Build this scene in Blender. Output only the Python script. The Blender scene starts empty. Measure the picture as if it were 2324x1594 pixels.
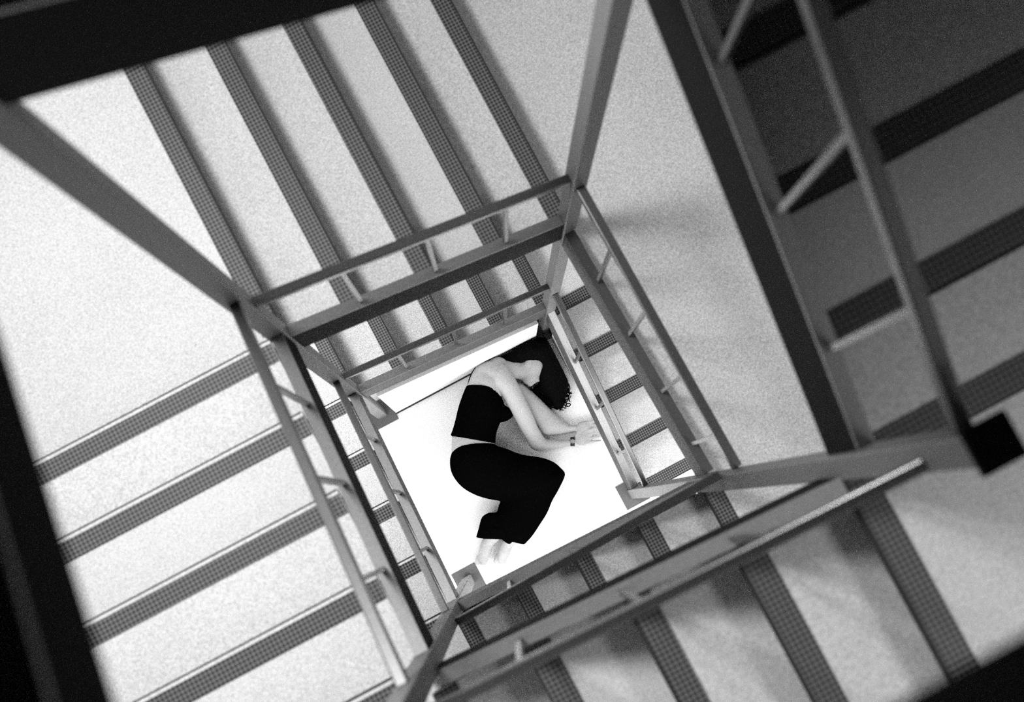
import bpy, bmesh, math, random
from mathutils import Vector, Matrix
random.seed(7)
C = bpy.context.scene.collection
S = bpy.context.scene

# ---------------------------------------------------------------- measures
G = 0.25                    # going of a step
R = 0.1632                  # riser
DEPTH = 9.242               # camera height above the ground floor
XT, YL, XB, YR = -0.339, 0.763, 0.640, 0.730     # first nosing of each side (y up the picture)
XI0, XI1, YI0, YI1 = -0.345, 0.65, -0.24, 0.77   # planes of the stringers / newel posts
XO0, XO1, YO0, YO1 = -1.52, 1.82, -1.42, 1.94    # outer walls
FPX = 3892.86
RIGHT = Vector((0.88302446, -0.4693087, 0.0041411))
UP = Vector((0.46697053, 0.87943976, 0.09232676))
FWD = Vector((0.0469716, 0.07959302, -0.99572015))

def lz(l):                  # height of step level l (25 = ground floor)
    return (25 - l) * R

def at(px, py, z):          # a photo pixel, taken at height z
    d = RIGHT * ((px - 1162) / FPX) - UP * ((py - 797) / FPX) + FWD
    t = (z - DEPTH) / d.z
    return Vector((d.x * t, d.y * t, z))

# ---------------------------------------------------------------- helpers
def MB():
    return bmesh.new()

def box(bm, x0, x1, y0, y1, z0, z1, bev=0.0):
    x0, x1 = min(x0, x1), max(x0, x1); y0, y1 = min(y0, y1), max(y0, y1); z0, z1 = min(z0, z1), max(z0, z1)
    m = Matrix.Translation(((x0 + x1) / 2, (y0 + y1) / 2, (z0 + z1) / 2)) @ Matrix.Diagonal((x1 - x0, y1 - y0, z1 - z0, 1))
    r = bmesh.ops.create_cube(bm, size=1, matrix=m)
    if bev > 0:
        es = list({e for v in r['verts'] for e in v.link_edges})
        bmesh.ops.bevel(bm, geom=es, offset=bev, segments=2, affect='EDGES', profile=0.5)

def bar(bm, a, b, w, h, bev=0.0):
    """rectangular bar from a to b, w wide (horizontal), h high (vertical)"""
    a, b = Vector(a), Vector(b)
    d = b - a
    hz = Vector((d.x, d.y, 0))
    if hz.length < 0.2 * abs(d.z):
        n1, n2 = Vector((1, 0, 0)), Vector((0, 1, 0))
    else:
        hz.normalize(); n1 = Vector((-hz.y, hz.x, 0)); n2 = Vector((0, 0, 1))
    vs = []
    for p in (a, b):
        for s, t in ((-1, -1), (1, -1), (1, 1), (-1, 1)):
            vs.append(bm.verts.new(p + n1 * (s * w / 2) + n2 * (t * h / 2)))
    fs = [bm.faces.new([vs[0], vs[1], vs[2], vs[3]]), bm.faces.new([vs[7], vs[6], vs[5], vs[4]])]
    for i in range(4):
        j = (i + 1) % 4
        fs.append(bm.faces.new([vs[i], vs[i + 4], vs[j + 4], vs[j]]))
    bmesh.ops.recalc_face_normals(bm, faces=fs)
    if bev > 0:
        es = list({e for f in fs for e in f.edges})
        bmesh.ops.bevel(bm, geom=es, offset=bev, segments=2, affect='EDGES', profile=0.5)

def prism(bm, pts, axis, c0, c1):
    """polygon pts in (u, z) extruded along the other horizontal axis"""
    a, b = [], []
    for u, z in pts:
        a.append(bm.verts.new((u, c0, z) if axis == 'x' else (c0, u, z)))
        b.append(bm.verts.new((u, c1, z) if axis == 'x' else (c1, u, z)))
    n = len(pts)
    fs = [bm.faces.new(a), bm.faces.new(list(reversed(b)))]
    for i in range(n):
        j = (i + 1) % n
        fs.append(bm.faces.new([a[j], a[i], b[i], b[j]]))
    bmesh.ops.recalc_face_normals(bm, faces=fs)

def obj(name, bm, m, parent=None, smooth=False):
    me = bpy.data.meshes.new(name)
    if parent is not None:
        bmesh.ops.translate(bm, verts=bm.verts, vec=-parent.location)
    bm.to_mesh(me); bm.free()
    me.materials.append(m)
    if smooth:
        for p in me.polygons: p.use_smooth = True
    o = bpy.data.objects.new(name, me); C.objects.link(o)
    if parent is not None: o.parent = parent
    return o

def thing(name, label, cat, loc, group=None):
    o = bpy.data.objects.new(name, None); C.objects.link(o)
    o.empty_display_size = 0.1
    o.location = loc; o['label'] = label; o['category'] = cat
    if group: o['group'] = group
    return o

def struct(name, bm, m):
    o = obj(name, bm, m); o['kind'] = 'structure'
    return o

# ---------------------------------------------------------------- materials
def mat(name, col, rough=0.6, speck=0.0, scale=300.0, spec=0.3, stain=0.0, metal=0.0):
    m = bpy.data.materials.new(name); m.use_nodes = True
    nt = m.node_tree; b = nt.nodes['Principled BSDF']
    b.inputs['Roughness'].default_value = rough
    b.inputs['Metallic'].default_value = metal
    b.inputs['Specular IOR Level'].default_value = spec
    b.inputs['Base Color'].default_value = (col, col, col, 1)
    if speck > 0 or stain > 0:
        tc = nt.nodes.new('ShaderNodeTexCoord')
        n1 = nt.nodes.new('ShaderNodeTexNoise'); n1.inputs['Scale'].default_value = scale
        n1.inputs['Detail'].default_value = 2.0; n1.inputs['Roughness'].default_value = 0.7
        n2 = nt.nodes.new('ShaderNodeTexNoise'); n2.inputs['Scale'].default_value = 3.2
        n2.inputs['Detail'].default_value = 5.0
        nt.links.new(tc.outputs['Object'], n1.inputs['Vector']); nt.links.new(tc.outputs['Object'], n2.inputs['Vector'])
        r1 = nt.nodes.new('ShaderNodeMapRange')
        r1.inputs['From Min'].default_value = 0.30; r1.inputs['From Max'].default_value = 0.70
        r1.inputs['To Min'].default_value = 1 - speck; r1.inputs['To Max'].default_value = 1 + speck * 0.6
        nt.links.new(n1.outputs['Fac'], r1.inputs['Value'])
        r2 = nt.nodes.new('ShaderNodeMapRange')
        r2.inputs['From Min'].default_value = 0.3; r2.inputs['From Max'].default_value = 0.7
        r2.inputs['To Min'].default_value = 1 - stain; r2.inputs['To Max'].default_value = 1 + stain * 0.3
        nt.links.new(n2.outputs['Fac'], r2.inputs['Value'])
        mu = nt.nodes.new('ShaderNodeMath'); mu.operation = 'MULTIPLY'
        nt.links.new(r1.outputs['Result'], mu.inputs[0]); nt.links.new(r2.outputs['Result'], mu.inputs[1])
        m2 = nt.nodes.new('ShaderNodeMath'); m2.operation = 'MULTIPLY'; m2.inputs[1].default_value = col; m2.use_clamp = True
        nt.links.new(mu.outputs[0], m2.inputs[0])
        cb = nt.nodes.new('ShaderNodeCombineColor')
        for i in range(3): nt.links.new(m2.outputs[0], cb.inputs[i])
        nt.links.new(cb.outputs[0], b.inputs['Base Color'])
    return m

def strip_mat():
    """ribbed rubber nosing with a lozenge lattice"""
    m = bpy.data.materials.new('lozenge_rubber'); m.use_nodes = True
    nt = m.node_tree; b = nt.nodes['Principled BSDF']
    b.inputs['Roughness'].default_value = 0.55; b.inputs['Specular IOR Level'].default_value = 0.25
    tc = nt.nodes.new('ShaderNodeTexCoord'); sp = nt.nodes.new('ShaderNodeSeparateXYZ')
    nt.links.new(tc.outputs['Object'], sp.inputs[0])
    def math_(op, a, b_=None, v=None):
        n = nt.nodes.new('ShaderNodeMath'); n.operation = op
        nt.links.new(a, n.inputs[0])
        if b_ is not None: nt.links.new(b_, n.inputs[1])
        if v is not None: n.inputs[1].default_value = v
        return n.outputs[0]
    k = 2 * math.pi / 0.017
    s = math_('ADD', sp.outputs['X'], sp.outputs['Y']); d = math_('SUBTRACT', sp.outputs['X'], sp.outputs['Y'])
    s = math_('SINE', math_('MULTIPLY', s, v=k * 0.7)); d = math_('SINE', math_('MULTIPLY', d, v=k * 0.7))
    p = math_('MULTIPLY', s, d)
    r = nt.nodes.new('ShaderNodeMapRange')
    r.inputs['From Min'].default_value = -0.25; r.inputs['From Max'].default_value = 0.3
    r.inputs['To Min'].default_value = STRIP_HI; r.inputs['To Max'].default_value = STRIP_LO
    nt.links.new(p, r.inputs['Value'])
    cb = nt.nodes.new('ShaderNodeCombineColor')
    for i in range(3): nt.links.new(r.outputs['Result'], cb.inputs[i])
    nt.links.new(cb.outputs[0], b.inputs['Base Color'])
    bp = nt.nodes.new('ShaderNodeBump'); bp.inputs['Strength'].default_value = 0.5; bp.inputs['Distance'].default_value = 0.0
    nt.links.new(p, bp.inputs['Height']); nt.links.new(bp.outputs[0], b.inputs['Normal'])
    return m
STRIP_HI, STRIP_LO = 0.13, 0.012

M = dict(
    tread=mat('pale_terrazzo', 0.62, 0.7, 0.5, 260, 0.2, 0.05),
    floor=mat('white_floor', 0.88, 0.7, 0.12, 260, 0.2, 0.02),
    wall=mat('white_plaster', 0.6, 0.85, 0.12, 200, 0.1, 0.04),
    plinth=mat('white_gloss_paint', 0.9, 0.5, 0.06, 200, 0.2),
    riser=mat('dark_riser_paint', 0.06, 0.7, 0.3, 260, 0.2),
    stringer=mat('black_steel', 0.006, 0.7, 0.35, 260, 0.04, 0.1),
    lowstringer=mat('grey_steel', 0.07, 0.6, 0.35, 260, 0.15, 0.1),  # lighter grey on the lower stringers and the long landing's fascia
    cap=mat('worn_steel', 0.26, 0.45, 0.3, 260, 0.4, 0.05, 0.6),
    rail=mat('brushed_steel', 0.15, 0.30, 0.25, 260, 0.5, 0.05, 0.9),
    post=mat('grey_post_paint', 0.12, 0.45, 0.3, 260, 0.35, 0.08),
    plate=mat('dark_base_plate', 0.12, 0.6, 0.4, 260, 0.2),
    strip=strip_mat(),
    edge=mat('black_gap_shade_and_base', 0.02, 0.8),  # black painted in as the shade below step edges; also colours the baseboard
    skin=mat('pale_skin', 0.40, 0.55, 0.16, 260, 0.25, 0.04),
    black=mat('black_cloth', 0.0012, 1.0, spec=0.0),
    hair=mat('black_hair', 0.0015, 0.8, spec=0.04),
    watch=mat('black_strap', 0.01, 0.4),
    dial=mat('grey_watch_glass', 0.25, 0.2, spec=0.5),
)

# ---------------------------------------------------------------- the setting
bm = MB(); box(bm, XO0, XO1, YO0, YO1, -0.12, 0.0); struct('floor', bm, M['floor'])
ZW = 9.0
bm = MB(); box(bm, XO0 - .15, XO0, YO0 - .15, YO1 + .15, -0.12, ZW); struct('wall_left', bm, M['wall'])
bm = MB(); box(bm, XO1, XO1 + .15, YO0 - .15, YO1 + .15, -0.12, ZW); struct('wall_right', bm, M['wall'])
bm = MB(); box(bm, XO0, XO1, YO1, YO1 + .15, -0.12, ZW); struct('wall_back', bm, M['wall'])
bm = MB(); box(bm, XO0, XO1, YO0 - .15, YO0, -0.12, ZW); struct('wall_front', bm, M['wall'])

# ---------------------------------------------------------------- stairs
STR_T = 0.036
LOW, HIGH = 0.23, 0.10       # stringer below / above the nosing line
RAILZ = 0.80
PS = 0.052                   # newel post
PG = PS / 2 + 0.001          # post face, with a hair of clearance
CAP = 0.012

# side: axis along which it runs, upper nosing, sign of descent, stringer plane, outer wall, post faces (upper, lower)
SIDE = {
    'T': ('x', XT, 1, YI1, YO1, XI0 + PG, XI1 - PG),
    'R': ('y', YR, -1, XI1, XO1, YI1 - PG, YI0 + PG),
    'B': ('x', XB, -1, YI0, YO0, XI1 - PG, XI0 + PG),
    'L': ('y', YL - 4 * G, 1, XI0, XO0, YI0 + PG, YI1 - PG),
}

def sidebox(bm, side, u0, u1, c0, c1, z0, z1, bev=0):
    if SIDE[side][0] == 'x': box(bm, u0, u1, c0, c1, z0, z1, bev)
    else: box(bm, c0, c1, u0, u1, z0, z1, bev)

def P3(side, u, c, z):
    return Vector((u, c, z)) if SIDE[side][0] == 'x' else Vector((c, u, z))

def strip_on(parent, side, edge, sg, l, c0, c1, inset):
    """dark nosing tile along a step edge, with a black lip over the front"""
    bm = MB(); lp = MB(); z = lz(l)
    if side == 'L':          # here a pale line of the tread shows in front of the tile
        sidebox(bm, side, edge - sg * .012, edge - sg * .070, c0, c1, z - 0.004, z + 0.003)
        sidebox(lp, side, edge + sg * .002, edge - sg * .002, c0, c1, z - 0.036, z + 0.002)
    else:
        sidebox(bm, side, edge - sg * .004, edge - sg * .064, c0, c1, z - 0.004, z + 0.003)
        sidebox(lp, side, edge + sg * .002, edge - sg * .004, c0, c1, z - 0.038, z + 0.003)
    obj('nosing_strip', bm, M['strip'], parent)
    obj('nosing_gap_shade', lp, M['edge'], parent)

def sloped(bm, ax, pts, c0, c1, zmin=0.009):
    """prism with its lower side cut off at the floor"""
    (u0, a0), (u1, a1), (_, b1), (_, b0) = pts
    if a1 < zmin:
        f = (a0 - zmin) / (a0 - a1); um = u0 + (u1 - u0) * f
        pts = [(u0, a0), (um, zmin), (u1, zmin), (u1, max(b1, zmin + .01)), (u0, b0)]
    prism(bm, pts, ax, c0, c1)

def flight(side, top, label, inset=0.006, hi=HIGH, low=LOW, shift=0.0, soffit=True):
    """five risers from landing level `top` down to level top+5, four treads"""
    ax, e0, sg, ci, co, pa, pb = SIDE[side]
    so = 1 if co > ci else -1
    ci += shift
    cin = ci + so * (PG + .005); cout = co - so * 0.002
    t = thing('stair_flight', label, 'stairs', P3(side, e0 + sg * 2 * G, (ci + co) / 2, lz(top + 5)), 'flights of the square stairwell')
    for k in range(1, 5):
        e = e0 + sg * k * G; l = top + k; z = lz(l)
        bm = MB(); sidebox(bm, side, e - (sg * .001 if k == 4 else 0), e - sg * (G + .042), cin, cout, z - 0.04, z)
        obj('tread', bm, M['tread'], t)
        strip_on(t, side, e, sg, l, cin + so * 0.002, cout, inset)
    for k in range(0, 5):
        e = e0 + sg * k * G; l = top + k
        bm = MB(); sidebox(bm, side, e - sg * 0.022, e - sg * 0.042, cin, cout, lz(l) - 0.041, lz(l + 1) + (.0005 if k < 4 else .009))
        obj('riser', bm, M['riser'], t)
    # stringer: a sloping plate between the newel posts, with a flat cap
    def nz(u): return lz(top) - (u - e0) * sg / G * R
    bm = MB()
    sloped(bm, ax, [(pa, nz(pa) - low), (pb, nz(pb) - low), (pb, nz(pb) + hi - CAP), (pa, nz(pa) + hi - CAP)], ci - STR_T / 2, ci + STR_T / 2)
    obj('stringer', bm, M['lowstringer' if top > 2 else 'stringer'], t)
    bm = MB()
    bar(bm, P3(side, pa, ci, nz(pa) + hi - CAP / 2), P3(side, pb, ci, nz(pb) + hi - CAP / 2), STR_T, CAP)
    obj('stringer_cap', bm, M['cap'], t)
    if not soffit: return t
    bm = MB(); u1 = e0 + sg * (4 * G - .002); u0 = e0 + sg * .002
    sloped(bm, ax, [(u0, lz(top) - 0.32), (u1, lz(top + 4) - 0.32), (u1, lz(top + 4) - 0.24), (u0, lz(top) - 0.24)], cin, cout)
    obj('soffit', bm, M['wall'], t)
    return t

def railing(side, top, label, h=RAILZ, dz=(0, 0), hi=HIGH, dc=(0, 0), w=0.028, hh=0.042, ks=(1, 2, 3), shift=0.0):
    ax, e0, sg, ci, co, pa, pb = SIDE[side]
    ci += shift
    def nz(u): return lz(top) - (u - e0) * sg / G * R
    t = thing('railing', label, 'railing', P3(side, (pa + pb) / 2, ci, nz((pa + pb) / 2) + hi), 'railings around the stairwell')
    A = P3(side, pa, ci + dc[0], nz(pa) + h + dz[0]); B = P3(side, pb, ci + dc[1], nz(pb) + h + dz[1])
    bm = MB(); bar(bm, A, B, w, hh, 0.004); obj('handrail', bm, M['rail'], t)
    for k in ks:
        u = e0 + sg * k * G
        f = (u - pa) / (pb - pa); tp = A.lerp(B, f)
        bm = MB(); bar(bm, P3(side, u, ci, nz(u) + hi + .005), Vector((tp.x, tp.y, tp.z - hh / 2 + .004)), 0.013, 0.013)
        obj('baluster', bm, M['rail'], t)
    return t

def landing(name, level, rects, label, edges, thick=0.13, fascia=False):
    xs = sum((r[0] + r[1]) / 2 for r in rects) / len(rects); ys = sum((r[2] + r[3]) / 2 for r in rects) / len(rects)
    t = thing(name, label, 'landing', (xs, ys, lz(level) - thick), 'landings of the stairwell')
    bm = MB(); bd = MB()
    for r in rects:
        box(bm, r[0], r[1], r[2], r[3], lz(level) - .04, lz(level))
        if min(r[1] - r[0], r[3] - r[2]) < 0.2: continue
        box(bd, r[0] + (.046 if r[0] > XO0 + .1 else 0), r[1] - (.046 if r[1] < XO1 - .1 else 0),
            r[2] + (.046 if r[2] > YO0 + .1 else 0), r[3] - (.046 if r[3] < YO1 - .1 else 0), lz(level) - thick, lz(level) - .04)
    obj('slab', bm, M['tread'], t); obj('deck', bd, M['wall'], t)
    for side in edges:
        ax, e0, sg, ci, co = SIDE[side][:5]; so = 1 if co > ci else -1
        strip_on(t, side, e0, sg, level, ci + so * 0.03, co - so * 0.002, 0.006)
    if fascia:
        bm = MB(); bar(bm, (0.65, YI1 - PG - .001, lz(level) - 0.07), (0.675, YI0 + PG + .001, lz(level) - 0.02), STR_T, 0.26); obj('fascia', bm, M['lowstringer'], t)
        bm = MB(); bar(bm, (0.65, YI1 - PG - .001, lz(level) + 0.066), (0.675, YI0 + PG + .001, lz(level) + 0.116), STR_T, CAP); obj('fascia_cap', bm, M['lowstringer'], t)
    return t

def corner(c):
    """quarter landing as two slabs, notched round the newel post"""
    px, py = (XI0 if c in 'AD' else XI1), (YI1 if c in 'AB' else YI0)
    ix = {'A': XT, 'B': XT + 4 * G, 'C': XB, 'D': XB - 4 * G}[c]
    iy = {'A': YL, 'B': YR, 'C': YR - 4 * G, 'D': YL - 4 * G}[c]
    ox, oy = (XO0 if c in 'AD' else XO1), (YO1 if c in 'AB' else YO0)
    sx, sy = (1 if ox > px else -1), (1 if oy > py else -1)
    fx, fy = px + sx * (PG + .001), py + sy * (PG + .001)
    ox -= sx * .002; oy -= sy * .002; ix += sx * .0005; iy += sy * .0005
    if c in 'AC': iy -= sy * .043          # runs back under the last riser of the flight that arrives here
    else: ix -= sx * .043
    def srt(a, b): return (min(a, b), max(a, b))
    return [srt(ix, ox) + srt(fy, oy), srt(fx, ox) + srt(iy, fy)]

# for side L the upper landing is D (nosing YL-4G), climbing away from A
flight('T', 15, 'short lowest-but-one flight above the white wall, just over the woman\'s head')
flight('R', 20, 'lowest flight, small pale steps right of the woman\'s hands')
flight('L', 10, 'small pale flight right beside the floor, left of the woman\'s back')
flight('B', 5, 'small dim flight below the woman\'s feet, half hidden by two railings')
flight('T', 0, 'long bright flight across the top of the well, with five dark nosings', low=0.24)
flight('L', -5, 'large brightest flight on the left, its dark nosings showing a lozenge pattern')
flight('B', -10, 'large flight along the bottom right, its wide treads shaded at the nosings', low=0.15, shift=-0.035)
flight('R', -15, 'big dark flight on the right with black nosing bands', low=0.21, shift=0.009)
flight('T', -20, 'unlit flight, a black shape across the top left corner', low=0.24)
flight('L', -25, 'unlit flight, a black shape down the left edge', low=0.07, soffit=False)

EDGE_A = ['T']; EDGE_B = ['R']; EDGE_C = ['B']; EDGE_D = ['L']
landing('landing', 20, corner('B'), 'low pale quarter landing just beyond the woman\'s hair', EDGE_B)
landing('landing', 15, corner('A'), 'small bright quarter landing left of the white wall', EDGE_A)
landing('landing', 10, corner('D'), 'small quarter landing at the lower left foot of the small flights', EDGE_D)
cb, cc = corner('B'), corner('C')
landing('landing', 5, cb + [(0.679, XO1 - .002, cc[1][3], cb[1][2])] + cc, 'long plain landing without steps, right of the well between two flights', EDGE_C, 0.16, True)
landing('landing', 0, corner('A'), 'bright quarter landing at upper left, where the left and top flights meet', EDGE_A)
landing('landing', -5, corner('D'), 'quarter landing at the bottom left, below the brightest flight', EDGE_D)
landing('landing', -10, corner('C'), 'quarter landing at lower right around the dark square post top', EDGE_C)
landing('landing', -15, corner('B'), 'dark quarter landing at the top edge, above the dark right flight', EDGE_B)
landing('landing', -20, corner('A'), 'unlit landing, black in the top left corner', EDGE_A)
cd = corner('D')
landing('landing', -25, cd + [(cd[0][1], XO1 - .002, YO0 + .002, YI0 - PG - .001)], 'unlit landing, black in the bottom corners', [], 0.10)
t = bpy.data.objects['landing.009']
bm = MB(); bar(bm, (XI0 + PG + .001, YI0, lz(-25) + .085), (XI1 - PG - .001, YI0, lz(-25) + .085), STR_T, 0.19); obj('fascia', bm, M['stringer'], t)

railing('T', 15, 'thin grey railing of the short flight above the white wall')
railing('R', 20, 'pale railing right of the woman\'s hands, lowest of all')
railing('L', 10, 'pale railing left of the floor with a dark lower edge')
railing('B', 5, 'grey double-lined railing just below the woman\'s feet', dc=(0.03, -0.015))
railing('T', 0, 'dark grey railing crossing the long top flight')
railing('L', -5, 'sunlit white railing along the brightest left flight', h=0.86)
railing('B', -10, 'blurred pale railing running to the lower right post', dc=(0.025, 0.0), shift=-0.035, w=0.024)
railing('R', -15, 'blurred dark railing over the dark right flight', dc=(-0.008, -0.008), shift=0.009)

# flat railing of the long landing
t = thing('railing', 'level dark railing along the plain landing on the right', 'railing', (XI1, 0.25, lz(5) + .12), 'railings around the stairwell')
bm = MB(); bar(bm, (0.65, YI1 - PG, lz(5) + 0.90), (0.67, YI0 + PG, lz(5) + 0.86), 0.03, 0.045, 0.004); obj('handrail', bm, M['rail'], t)
for y in (0.545, 0.33, 0.105, -0.10):
    f = (YI1 - y) / (YI1 - YI0)
    bm = MB(); bar(bm, (0.65 + .025 * f, y, lz(5) + 0.080 + .05 * f), (0.65 + .02 * f, y, lz(5) + 0.882 - .04 * f), 0.012, 0.012); obj('baluster', bm, M['rail'], t)

# newel posts at the four corners of the well
for c, (x, y), top, lab in (
        ('A', (XI0, YI1), 8.62, 'tall grey newel post slanting in from the upper left corner'),
        ('B', (XI1, YI1), 7.9, 'tall grey newel post coming down from the top edge, a bright line on it'),
        ('C', (XI1, YI0), DEPTH - 2.42, 'newel post on the right with a dark square top'),
        ('D', (XI0, YI0), 8.3, 'tall newel post leaving the bottom edge below the woman\'s feet')):
    t = thing('newel_post', lab, 'post', (x, y, 0), 'newel posts of the well')
    bm = MB(); box(bm, x - PS / 2, x + PS / 2, y - PS / 2, y + PS / 2, 0.008, top, 0.003); obj('shaft', bm, M['post'], t)
    bm = MB(); box(bm, x - .07, x + .07, y - .07, y + .07, 0.0, 0.008, 0.002); obj('base_plate', bm, M['plate'], t)
    if c == 'C':
        bm = MB(); box(bm, x - .036, x + .036, y - .036, y + .036, top, top + .02, 0.003); obj('cap', bm, M['stringer'], t)

# white wall that closes the space below the two lowest flights
bm = MB()
def nzT(x): return lz(15) - (x - XT) / G * R
prism(bm, [(XI0 + .072, 0.001), (XI1 - .072, 0.001), (XI1 - .072, nzT(XI1 - .072) - LOW - .01), (XI0 + .072, nzT(XI0 + .072) - LOW - .01)], 'x', YI1 - 0.035, YI1 + 0.01)
struct('wall_under_stairs', bm, M['plinth'])
bm = MB(); box(bm, XI0 + .072, XI1 - .072, YI1 - .042, YI1 - .035, 0.0, 0.02); struct('baseboard_back', bm, M['edge'])
bm = MB()
def nzR(y): return lz(20) - (YR - y) / G * R
prism(bm, [(YI1 - .072, 0.001), (YR - .88, 0.001), (YR - .88, 0.015), (YI1 - .072, nzR(YI1 - .072) - LOW - .01)], 'y', XI1 + 0.004, XI1 + 0.022)
struct('wall_under_steps', bm, M['plinth'])

# ---------------------------------------------------------------- the woman
def q6(x, y, z): return at(800 + x / 2.277, 650 + y / 2.277, z)
def q1(x, y, z): return at(1000 + x / 2.8225, 720 + y / 2.8225, z)

def catmull(ps, n):
    out = []
    m = len(ps)
    for i in range(m - 1):
        p0, p1, p2, p3 = ps[max(i - 1, 0)], ps[i], ps[i + 1], ps[min(i + 2, m - 1)]
        for k in range(n):
            t = k / n
            out.append([0.5 * (2 * b + (c - a) * t + (2 * a - 5 * b + 4 * c - d) * t * t + (3 * b - a - 3 * c + d) * t ** 3) for a, b, c, d in zip(p0, p1, p2, p3)])
    out.append(list(ps[-1]))
    return out

def rings(bm, rs, seg=20, sub=4, capr=0.6, zmin=0.003):
    """loft through rings (left point, right point, z centre, z radius)"""
    arr = [list(l) + list(r) + [zr] for l, r, zr in rs]
    arr = catmull(arr, sub)
    loops = []
    def add(c, a, zr):
        loop = []
        for i in range(seg):
            th = 2 * math.pi * i / seg
            p = c + a * math.cos(th) + Vector((0, 0, zr * math.sin(th)))
            if zmin is not None: p.z = max(p.z, zmin)
            loop.append(bm.verts.new(p))
        loops.append(loop)
    def parts(v):
        l, r, zr = Vector(v[0:3]), Vector(v[3:6]), v[6]
        return (l + r) / 2, (r - l) / 2, zr
    c0, a0, z0 = parts(arr[0]); c1, _, _ = parts(arr[1])
    d = (c0 - c1).normalized(); L = min(a0.length, z0) * capr
    for f in (0.99, 0.85, 0.5):
        s = math.sqrt(1 - f * f); add(c0 + d * L * f, a0 * s, z0 * s)
    for v in arr: add(*parts(v))
    c0, a0, z0 = parts(arr[-1]); c1, _, _ = parts(arr[-2])
    d = (c0 - c1).normalized(); L = min(a0.length, z0) * capr
    for f in (0.5, 0.85, 0.99):
        s = math.sqrt(1 - f * f); add(c0 + d * L * f, a0 * s, z0 * s)
    fs = []
    for i in range(len(loops) - 1):
        for j in range(seg):
            k = (j + 1) % seg
            fs.append(bm.faces.new([loops[i][j], loops[i][k], loops[i + 1][k], loops[i + 1][j]]))
    fs.append(bm.faces.new(list(reversed(loops[0])))); fs.append(bm.faces.new(loops[-1]))
    bmesh.ops.recalc_face_normals(bm, faces=fs)

def tube(bm, pts, rad, seg=12, sub=3, capr=1.0):
    """round tapered limb through points; rad is one radius per point"""
    arr = catmull([list(p) + [r] for p, r in zip(pts, rad)], sub)
    P = [Vector(a[:3]) for a in arr]; Rr = [a[3] for a in arr]
    loops = []
    n1 = None
    def frame(t):
        nonlocal n1
        if n1 is None:
            n1 = t.cross(Vector((0, 0, 1)))
            if n1.length < 1e-3: n1 = Vector((1, 0, 0))
        n1 = (n1 - t * n1.dot(t)).normalized()
        return n1, t.cross(n1)
    def add(c, t, r):
        a, b = frame(t)
        loops.append([bm.verts.new(c + (a * math.cos(2 * math.pi * i / seg) + b * math.sin(2 * math.pi * i / seg)) * r) for i in range(seg)])
    t0 = (P[1] - P[0]).normalized()
    for f in (0.97, 0.7, 0.35): add(P[0] - t0 * Rr[0] * f * capr, t0, Rr[0] * math.sqrt(1 - f * f))
    for i, p in enumerate(P):
        t = (P[min(i + 1, len(P) - 1)] - P[max(i - 1, 0)]).normalized(); add(p, t, Rr[i])
    t1 = (P[-1] - P[-2]).normalized()
    for f in (0.35, 0.7, 0.97): add(P[-1] + t1 * Rr[-1] * f * capr, t1, Rr[-1] * math.sqrt(1 - f * f))
    fs = []
    for i in range(len(loops) - 1):
        for j in range(seg):
            k = (j + 1) % seg
            fs.append(bm.faces.new([loops[i][j], loops[i][k], loops[i + 1][k], loops[i + 1][j]]))
    fs.append(bm.faces.new(list(reversed(loops[0])))); fs.append(bm.faces.new(loops[-1]))
    bmesh.ops.recalc_face_normals(bm, faces=fs)

def ball(bm, c, axes, r):
    """ellipsoid at c, axes three unit vectors, radii r"""
    m = Matrix(((axes[0].x * r[0], axes[1].x * r[1], axes[2].x * r[2], c.x), (axes[0].y * r[0], axes[1].y * r[1], axes[2].y * r[2], c.y),
                (axes[0].z * r[0], axes[1].z * r[1], axes[2].z * r[2], c.z), (0, 0, 0, 1)))
    bmesh.ops.create_uvsphere(bm, u_segments=24, v_segments=16, radius=1, matrix=m)

def merged(name, bm, m, parent, voxel, smooth, fac=0.5):
    """fuse the overlapping limbs into one continuous surface"""
    o = obj('tmp_shape', bm, m, parent)
    a = o.modifiers.new('r', 'REMESH'); a.mode = 'VOXEL'; a.voxel_size = voxel
    b = o.modifiers.new('s', 'SMOOTH'); b.iterations = smooth; b.factor = fac
    dg = bpy.context.evaluated_depsgraph_get(); dg.update()
    me = bpy.data.meshes.new_from_object(o.evaluated_get(dg)); me.name = name
    for p in me.polygons: p.use_smooth = True
    bpy.data.objects.remove(o, do_unlink=True)
    n = bpy.data.objects.new(name, me); C.objects.link(n); n.parent = parent
    return n

woman = thing('person', 'woman in black top and wide black trousers curled on her side on the floor', 'person', q6(700, 850, 0))

# --- body
Z = Vector((0, 0, 1))
def idir(dx, dy):
    d = RIGHT * dx - UP * dy; d.z = 0
    return d.normalized()
CR, FC = idir(.58, -.81), idir(.81, .58)
HC = at(1203, 822, 0.125)
bm = MB()
# trunk
rings(bm, [
    (q6(690, 395, .21), q6(800, 420, .19), .08),
    (q6(630, 425, .20), q6(800, 500, .18), .13),
    (q6(598, 500, .18), q6(765, 535, .18), .165),
    (q6(566, 590, .17), q6(775, 600, .17), .16),
    (q6(540, 680, .16), q6(760, 690, .16), .145),
    (q6(516, 770, .15), q6(738, 770, .15), .135),
    (q6(512, 850, .155), q6(745, 850, .155), .145),
    (q6(515, 930, .16), q6(790, 900, .16), .15)], seg=28, capr=.8)
# upper back rolls over into the shoulder that lies on top
ball(bm, q6(712, 455, .23), (idir(1, 0), idir(0, -1), Z), (.088, .075, .095))
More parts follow.
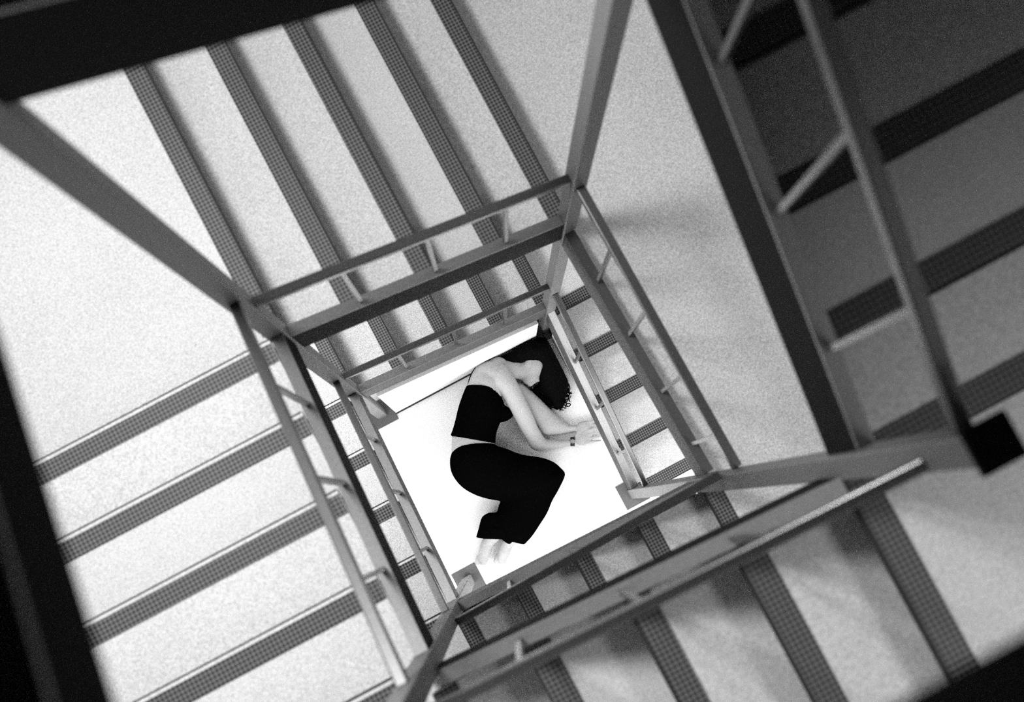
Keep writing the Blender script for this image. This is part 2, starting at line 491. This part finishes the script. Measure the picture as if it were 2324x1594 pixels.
# neck and head
tube(bm, [q6(760, 440, .19), q6(835, 425, .165), HC - CR * .06 - FC * .02], [.062, .055, .056], seg=16)
ball(bm, HC, (CR, FC, Z), (.108, .092, .074))
ball(bm, HC - CR * .055 + FC * .042, (CR, FC, Z), (.055, .052, .052))      # jaw
ball(bm, HC - CR * .088 + FC * .066, (CR, FC, Z), (.022, .02, .024))      # chin
tube(bm, [HC + CR * .015 + FC * .088, HC - CR * .015 + FC * .103, HC - CR * .03 + FC * .104], [.008, .010, .012], seg=10)  # nose
ball(bm, HC - CR * .055 + FC * .09, (CR, FC, Z), (.008, .012, .022))      # lips
ball(bm, HC + CR * .03 + FC * .08, (CR, FC, Z), (.012, .014, .05))        # brow
ball(bm, HC - CR * .012 - FC * .005 + Z * .073, (CR, FC, Z), (.03, .018, .009))   # ear
# right arm, the upper one: shoulder, elbow, wrist
rings(bm, [
    (q1(300, 440, .26), q1(425, 310, .26), .062),
    (q1(372, 480, .25), q1(480, 395, .25), .056),
    (q1(432, 570, .21), q1(540, 515, .21), .047),
    (q1(480, 660, .17), q1(585, 610, .17), .043),
    (q1(530, 755, .12), q1(622, 700, .12), .040),
    (q1(585, 845, .075), q1(660, 765, .075), .040),
    (q1(660, 858, .058), q1(680, 780, .058), .040),
    (q1(740, 846, .05), q1(742, 784, .05), .034),
    (q1(800, 833, .042), q1(802, 786, .042), .026),
    (q1(852, 818, .038), q1(852, 778, .038), .021)], seg=18)
# left arm, lying on the floor
rings(bm, [
    (q1(455, 480, .10), q1(525, 425, .10), .05),
    (q1(540, 590, .085), q1(625, 512, .085), .045),
    (q1(615, 690, .06), q1(705, 592, .06), .042),
    (q1(665, 750, .05), q1(760, 640, .05), .042),
    (q1(740, 752, .045), q1(800, 672, .045), .036),
    (q1(800, 742, .04), q1(830, 690, .04), .028),
    (q1(862, 730, .035), q1(868, 690, .035), .021)], seg=18)

def hand(w, tip, zb, side, curl):
    """palm and five bent fingers; side = +1 / -1 picks where the thumb leaves the palm"""
    d = (tip - w); d.z = 0; d.normalize(); s = Vector((-d.y, d.x, 0)) * side
    pc = w + d * .05; pc.z = zb
    ball(bm, pc, (d, s, Z), (.052, .036, .016))
    for i, (off, ln, r) in enumerate(((-.029, .060, .0072), (-.010, .072, .0080), (.010, .078, .0084), (.029, .070, .0080))):
        b = w + d * (.082 - .010 * abs(i - 2) * .6) + s * off; b.z = zb + .006
        fan = (d + s * off * 4.5).normalized()
        p1 = b + fan * ln * .45 + Z * (.012 * curl[i])
        p2 = b + fan * ln * .80 + Z * (.004 * curl[i])
        p3 = b + fan * ln * 1.05 - Z * (.008 * curl[i])
        p3.z = max(p3.z, .009); p2.z = max(p2.z, .010)
        tube(bm, [b - fan * .02, b, p1, p2, p3], [r, r, r * .95, r * .9, r * .8], seg=10)
    b = w + d * .022 + s * .028; b.z = zb
    t = (d * .72 + s * .7).normalized()
    tube(bm, [b - t * .01, b + t * .02 + Z * .003, b + (t + d * .5).normalized() * .045, b + (t + d * .9).normalized() * .066 - Z * .004], [.013, .011, .0095, .0078], seg=10)
hand(q1(858, 796, 0), q1(1000, 752, 0), .034, 1, (1.2, .8, .5, .9))
hand(q1(868, 710, 0), q1(1010, 706, 0), .030, -1, (.6, 1, 1.3, .8))
# legs inside the trousers
tube(bm, [q6(640, 930, .22), q6(850, 960, .20), q6(1000, 985, .14), q6(960, 1120, .13), q6(840, 1290, .085)], [.075, .06, .040, .038, .032], seg=16)
tube(bm, [q6(640, 930, .11), q6(820, 980, .095), q6(940, 1015, .08), q6(850, 1150, .07), q6(735, 1290, .055)], [.075, .06, .040, .038, .032], seg=16)
# feet, toes pointing away
def foot(a, heel, toe, z):
    d = (toe - heel); d.z = 0; L = d.length; d.normalize(); s = Vector((-d.y, d.x, 0))
    tube(bm, [Vector((a.x, a.y, z + .03)), Vector((heel.x, heel.y, z + .012)), heel.lerp(toe, .5) + Z * (z + .008), heel.lerp(toe, .85) + Z * z], [.032, .034, .033, .026], seg=14)
    for k, (o, l) in enumerate(((-.026, .028), (-.012, .024), (0, .021), (.011, .018), (.022, .014))):
        b = heel.lerp(toe, .9) + s * o + Z * (z - .004); b.z = max(b.z, .012)
        tube(bm, [b - d * .01, b + d * l * .6, b + d * l], [.012 if k == 0 else .009, .011 if k == 0 else .008, .008 if k == 0 else .006], seg=8)
foot(q6(735, 1290, 0), q6(700, 1325, 0), q6(668, 1425, 0), .038)
foot(q6(840, 1290, 0), q6(800, 1330, 0), q6(765, 1420, 0), .040)
merged('body', bm, M['skin'], woman, 0.0045, 4)

# --- black top: wrapped round the chest, one cup standing out in front
bm = MB()
rings(bm, [
    (q6(588, 516, .18), q6(757, 533, .18), .174),
    (q6(566, 570, .175), q6(775, 585, .175), .172),
    (q6(546, 630, .17), q6(790, 640, .17), .166),
    (q6(532, 690, .16), q6(765, 700, .16), .156),
    (q6(516, 745, .155), q6(742, 765, .155), .148),
    (q6(505, 772, .152), q6(738, 818, .152), .145)], seg=32, capr=.06)
rings(bm, [
    (q6(740, 700, .15), q6(745, 590, .17), .08),
    (q6(790, 700, .15), q6(785, 615, .16), .065),
    (q6(826, 675, .15), q6(822, 632, .155), .045),
    (q6(848, 640, .15), q6(838, 622, .15), .02),
    (q6(853, 606, .15), q6(840, 610, .15), .008)], seg=18, capr=.5)
top = merged('halter_top', bm, M['black'], woman, 0.006, 3)
top['label'] = 'black backless top'
bm = MB(); tube(bm, [q6(594, 520, .20), q6(604, 480, .22), q6(622, 440, .235), q6(650, 405, .245)], [.003] * 4, seg=8)
o = obj('neck_strap', bm, M['black'], woman, True)

# --- wide black trousers
bm = MB()
rings(bm, [
    (q6(518, 848, .165), q6(750, 826, .165), .150),
    (q6(503, 900, .165), q6(800, 842, .165), .160),
    (q6(514, 970, .165), q6(835, 856, .165), .160),
    (q6(562, 1035, .16), q6(862, 866, .16), .155),
    (q6(632, 1078, .155), q6(900, 874, .155), .150),
    (q6(712, 1102, .15), q6(950, 881, .15), .145),
    (q6(800, 1112, .14), q6(1000, 892, .14), .135),
    (q6(890, 1100, .13), q6(1045, 912, .13), .125),
    (q6(985, 1070, .125), q6(1082, 945, .125), .118)], seg=32, capr=.35)
rings(bm, [
    (q6(930, 935, .125), q6(1082, 945, .125), .10),
    (q6(860, 985, .125), q6(1099, 975, .125), .115),
    (q6(800, 1050, .12), q6(1066, 1050, .12), .11),
    (q6(765, 1110, .11), q6(1032, 1110, .11), .105),
    (q6(748, 1160, .105), q6(1006, 1172, .105), .10),
    (q6(735, 1215, .10), q6(966, 1236, .10), .095),
    (q6(760, 1265, .095), q6(930, 1290, .095), .085),
    (q6(810, 1312, .09), q6(890, 1334, .09), .06)], seg=28, capr=.12)
rings(bm, [
    (q6(700, 1172, .075), q6(830, 1180, .075), .07),
    (q6(668, 1195, .072), q6(840, 1205, .072), .068),
    (q6(652, 1250, .07), q6(830, 1255, .07), .066),
    (q6(638, 1298, .068), q6(800, 1305, .068), .064)], seg=24, capr=.1)
rings(bm, [(q6(700, 1250, .1), q6(800, 1260, .1), .05), (q6(760, 1300, .08), q6(830, 1310, .08), .04), (q6(795, 1328, .07), q6(818, 1334, .07), .025)], seg=16, capr=.2)
tr = merged('trousers', bm, M['black'], woman, 0.006, 3)
tr['label'] = 'wide black trousers'

# --- hair
bm = MB()
rings(bm, [
    (q1(350, 268, .19), q1(415, 302, .17), .03),
    (q1(440, 214, .17), q1(470, 312, .17), .06),
    (q1(530, 168, .145), q1(555, 298, .15), .095),
    (q1(625, 130, .13), q1(625, 300, .135), .10),
    (q1(705, 150, .12), q1(648, 330, .125), .095),
    (q1(770, 262, .10), q1(622, 395, .10), .085),
    (q1(818, 380, .075), q1(640, 468, .075), .065),
    (q1(806, 485, .055), q1(690, 520, .055), .045),
    (q1(790, 560, .035), q1(725, 570, .035), .028)], seg=28, capr=.8)
hr = random.Random(3)
def curl_(p0, p1, r0, turns, th, z0, z1):
    a, b = q1(p0[0], p0[1], z0), q1(p1[0], p1[1], z1)
    d = b - a; n = 8 + int(turns * 7); t = d.normalized()
    s = t.cross(Z).normalized(); u = s.cross(t)
    ph = hr.uniform(0, 6.28); pts = []
    for i in range(n):
        f = i / (n - 1); r = r0 * (0.4 + 0.8 * f)
        p = a + d * f + (s * math.cos(ph + turns * 6.283 * f) + u * math.sin(ph + turns * 6.283 * f)) * r + s * (0.012 * math.sin(3 * f + ph))
        p.z = max(p.z, .004); p.y = min(p.y, 0.722); p.x = min(p.x, .618)
        pts.append(p)
    tube(bm, pts, [th] * (n - 1) + [th * .4], seg=5, sub=1)
for i in range(170):        # curls round the rim and across the floor
    k = hr.random()
    if k < .45:
        a = (hr.uniform(640, 800), hr.uniform(380, 520)); b = (a[0] + hr.uniform(-40, 70), a[1] + hr.uniform(40, 120)); z0, z1 = .07, .015
    elif k < .7:
        a = (hr.uniform(700, 800), hr.uniform(250, 420)); b = (a[0] + hr.uniform(20, 75), a[1] + hr.uniform(10, 90)); z0, z1 = .10, .04
    elif k < .85:
        a = (hr.uniform(640, 690), hr.uniform(430, 470)); b = (hr.uniform(545, 640), hr.uniform(455, 505)); z0, z1 = .09, .06
    else:
        a = (hr.uniform(690, 800), hr.uniform(420, 540)); b = (a[0] + hr.uniform(-10, 50), a[1] + hr.uniform(20, 80)); z0, z1 = .08, .02
    b = (min(b[0], 858), min(b[1], 592))
    curl_(a, b, hr.uniform(.006, .016), hr.uniform(1.0, 2.4), hr.uniform(.0018, .0036), z0, z1)
for v in bm.verts: v.co.y = min(v.co.y, .724); v.co.x = min(v.co.x, .622)
hb = obj('hair', bm, M['hair'], woman, True)
hb['label'] = 'loose black curls'

# --- wristwatch on the upper arm's wrist
a, b = q1(845, 822, .04), q1(845, 774, .04); c = (a + b) / 2; ax = (a - b).normalized(); nx = ax.cross(Z)
bm = MB()
N = 24; ro = [(.5 * (a - b).length + .002, .0245), (.5 * (a - b).length + .005, .027)]
lo = []
for dx in (-.011, .011):
    for rx, rz in ro:
        lo.append([bm.verts.new(c + nx * dx + ax * rx * math.cos(6.2832 * i / N) + Z * max(rz * math.sin(6.2832 * i / N), -.036)) for i in range(N)])
for i in range(N):
    j = (i + 1) % N
    for p, q in ((0, 1), (1, 3), (3, 2), (2, 0)): bm.faces.new([lo[p][i], lo[p][j], lo[q][j], lo[q][i]])
bmesh.ops.recalc_face_normals(bm, faces=bm.faces)
wt = obj('wristwatch', bm, M['watch'], woman, True); wt['label'] = 'black wristwatch'
bm = MB(); bmesh.ops.create_cone(bm, cap_ends=True, segments=24, radius1=.012, radius2=.011, depth=.006, matrix=Matrix.Translation(c + Z * .029))
obj('watch_dial', bm, M['dial'], woman).parent = woman


# ---------------------------------------------------------------- light
w = bpy.data.worlds.new('World'); S.world = w; w.use_nodes = True
w.node_tree.nodes['Background'].inputs['Color'].default_value = (0.5, 0.5, 0.5, 1)
w.node_tree.nodes['Background'].inputs['Strength'].default_value = 0.0

def area(name, loc, target, sx, sy, power, spread=180):
    l = bpy.data.lights.new(name, 'AREA'); l.shape = 'RECTANGLE'; l.size = sx; l.size_y = sy; l.energy = power
    l.spread = math.radians(spread)
    o = bpy.data.objects.new(name, l); C.objects.link(o); o.location = loc
    o.rotation_euler = (Vector(target) - Vector(loc)).to_track_quat('-Z', 'Y').to_euler()
    return o
area('upper_ceiling_lamp', (-0.75, 1.3, 7.12), (-0.2, 0.6, 4.0), 0.6, 0.7, 88, 160)
area('lower_ceiling_lamp', (-1.05, 1.35, 3.86), (-0.35, 0.55, 1.2), 0.7, 0.7, 58, 140)
area('far_ceiling_lamp', (1.3, -1.2, 7.9), (1.1, -1.15, 5.5), 0.5, 0.4, 6, 80)
area('middle_ceiling_lamp', (1.25, -1.1, 5.5), (0.9, -0.9, 3.2), 0.5, 0.5, 9, 120)
area('entrance_light', (0.3, YO0 + .06, 1.1), (0.15, 0.4, 0.2), 2.4, 1.8, 100)
area('side_floor_fill', (XO0 + .06, -0.3, 0.9), (0.15, 0.3, 0.1), 1.6, 1.5, 55)  # unseen fill added on the left to brighten the floor

# ---------------------------------------------------------------- camera
cam = bpy.data.cameras.new('Camera'); co = bpy.data.objects.new('Camera', cam); C.objects.link(co)
rot = Matrix((RIGHT, UP, -FWD)).transposed()
co.matrix_world = Matrix.Translation((0, 0, DEPTH)) @ rot.to_4x4()
cam.sensor_fit = 'HORIZONTAL'; cam.sensor_width = 36; cam.lens = 36 * FPX / 2324
cam.clip_start = 0.05; cam.clip_end = 100
cam.dof.use_dof = True; cam.dof.focus_distance = 8.6; cam.dof.aperture_fstop = 3.3
S.camera = co
vs = S.view_settings
S.display_settings.display_device = 'sRGB'
vs.view_transform = 'Standard'; vs.look = 'None'; vs.gamma = 1.0; vs.use_curve_mapping = False
vs.exposure = 0.0
S.cycles.use_denoising = False
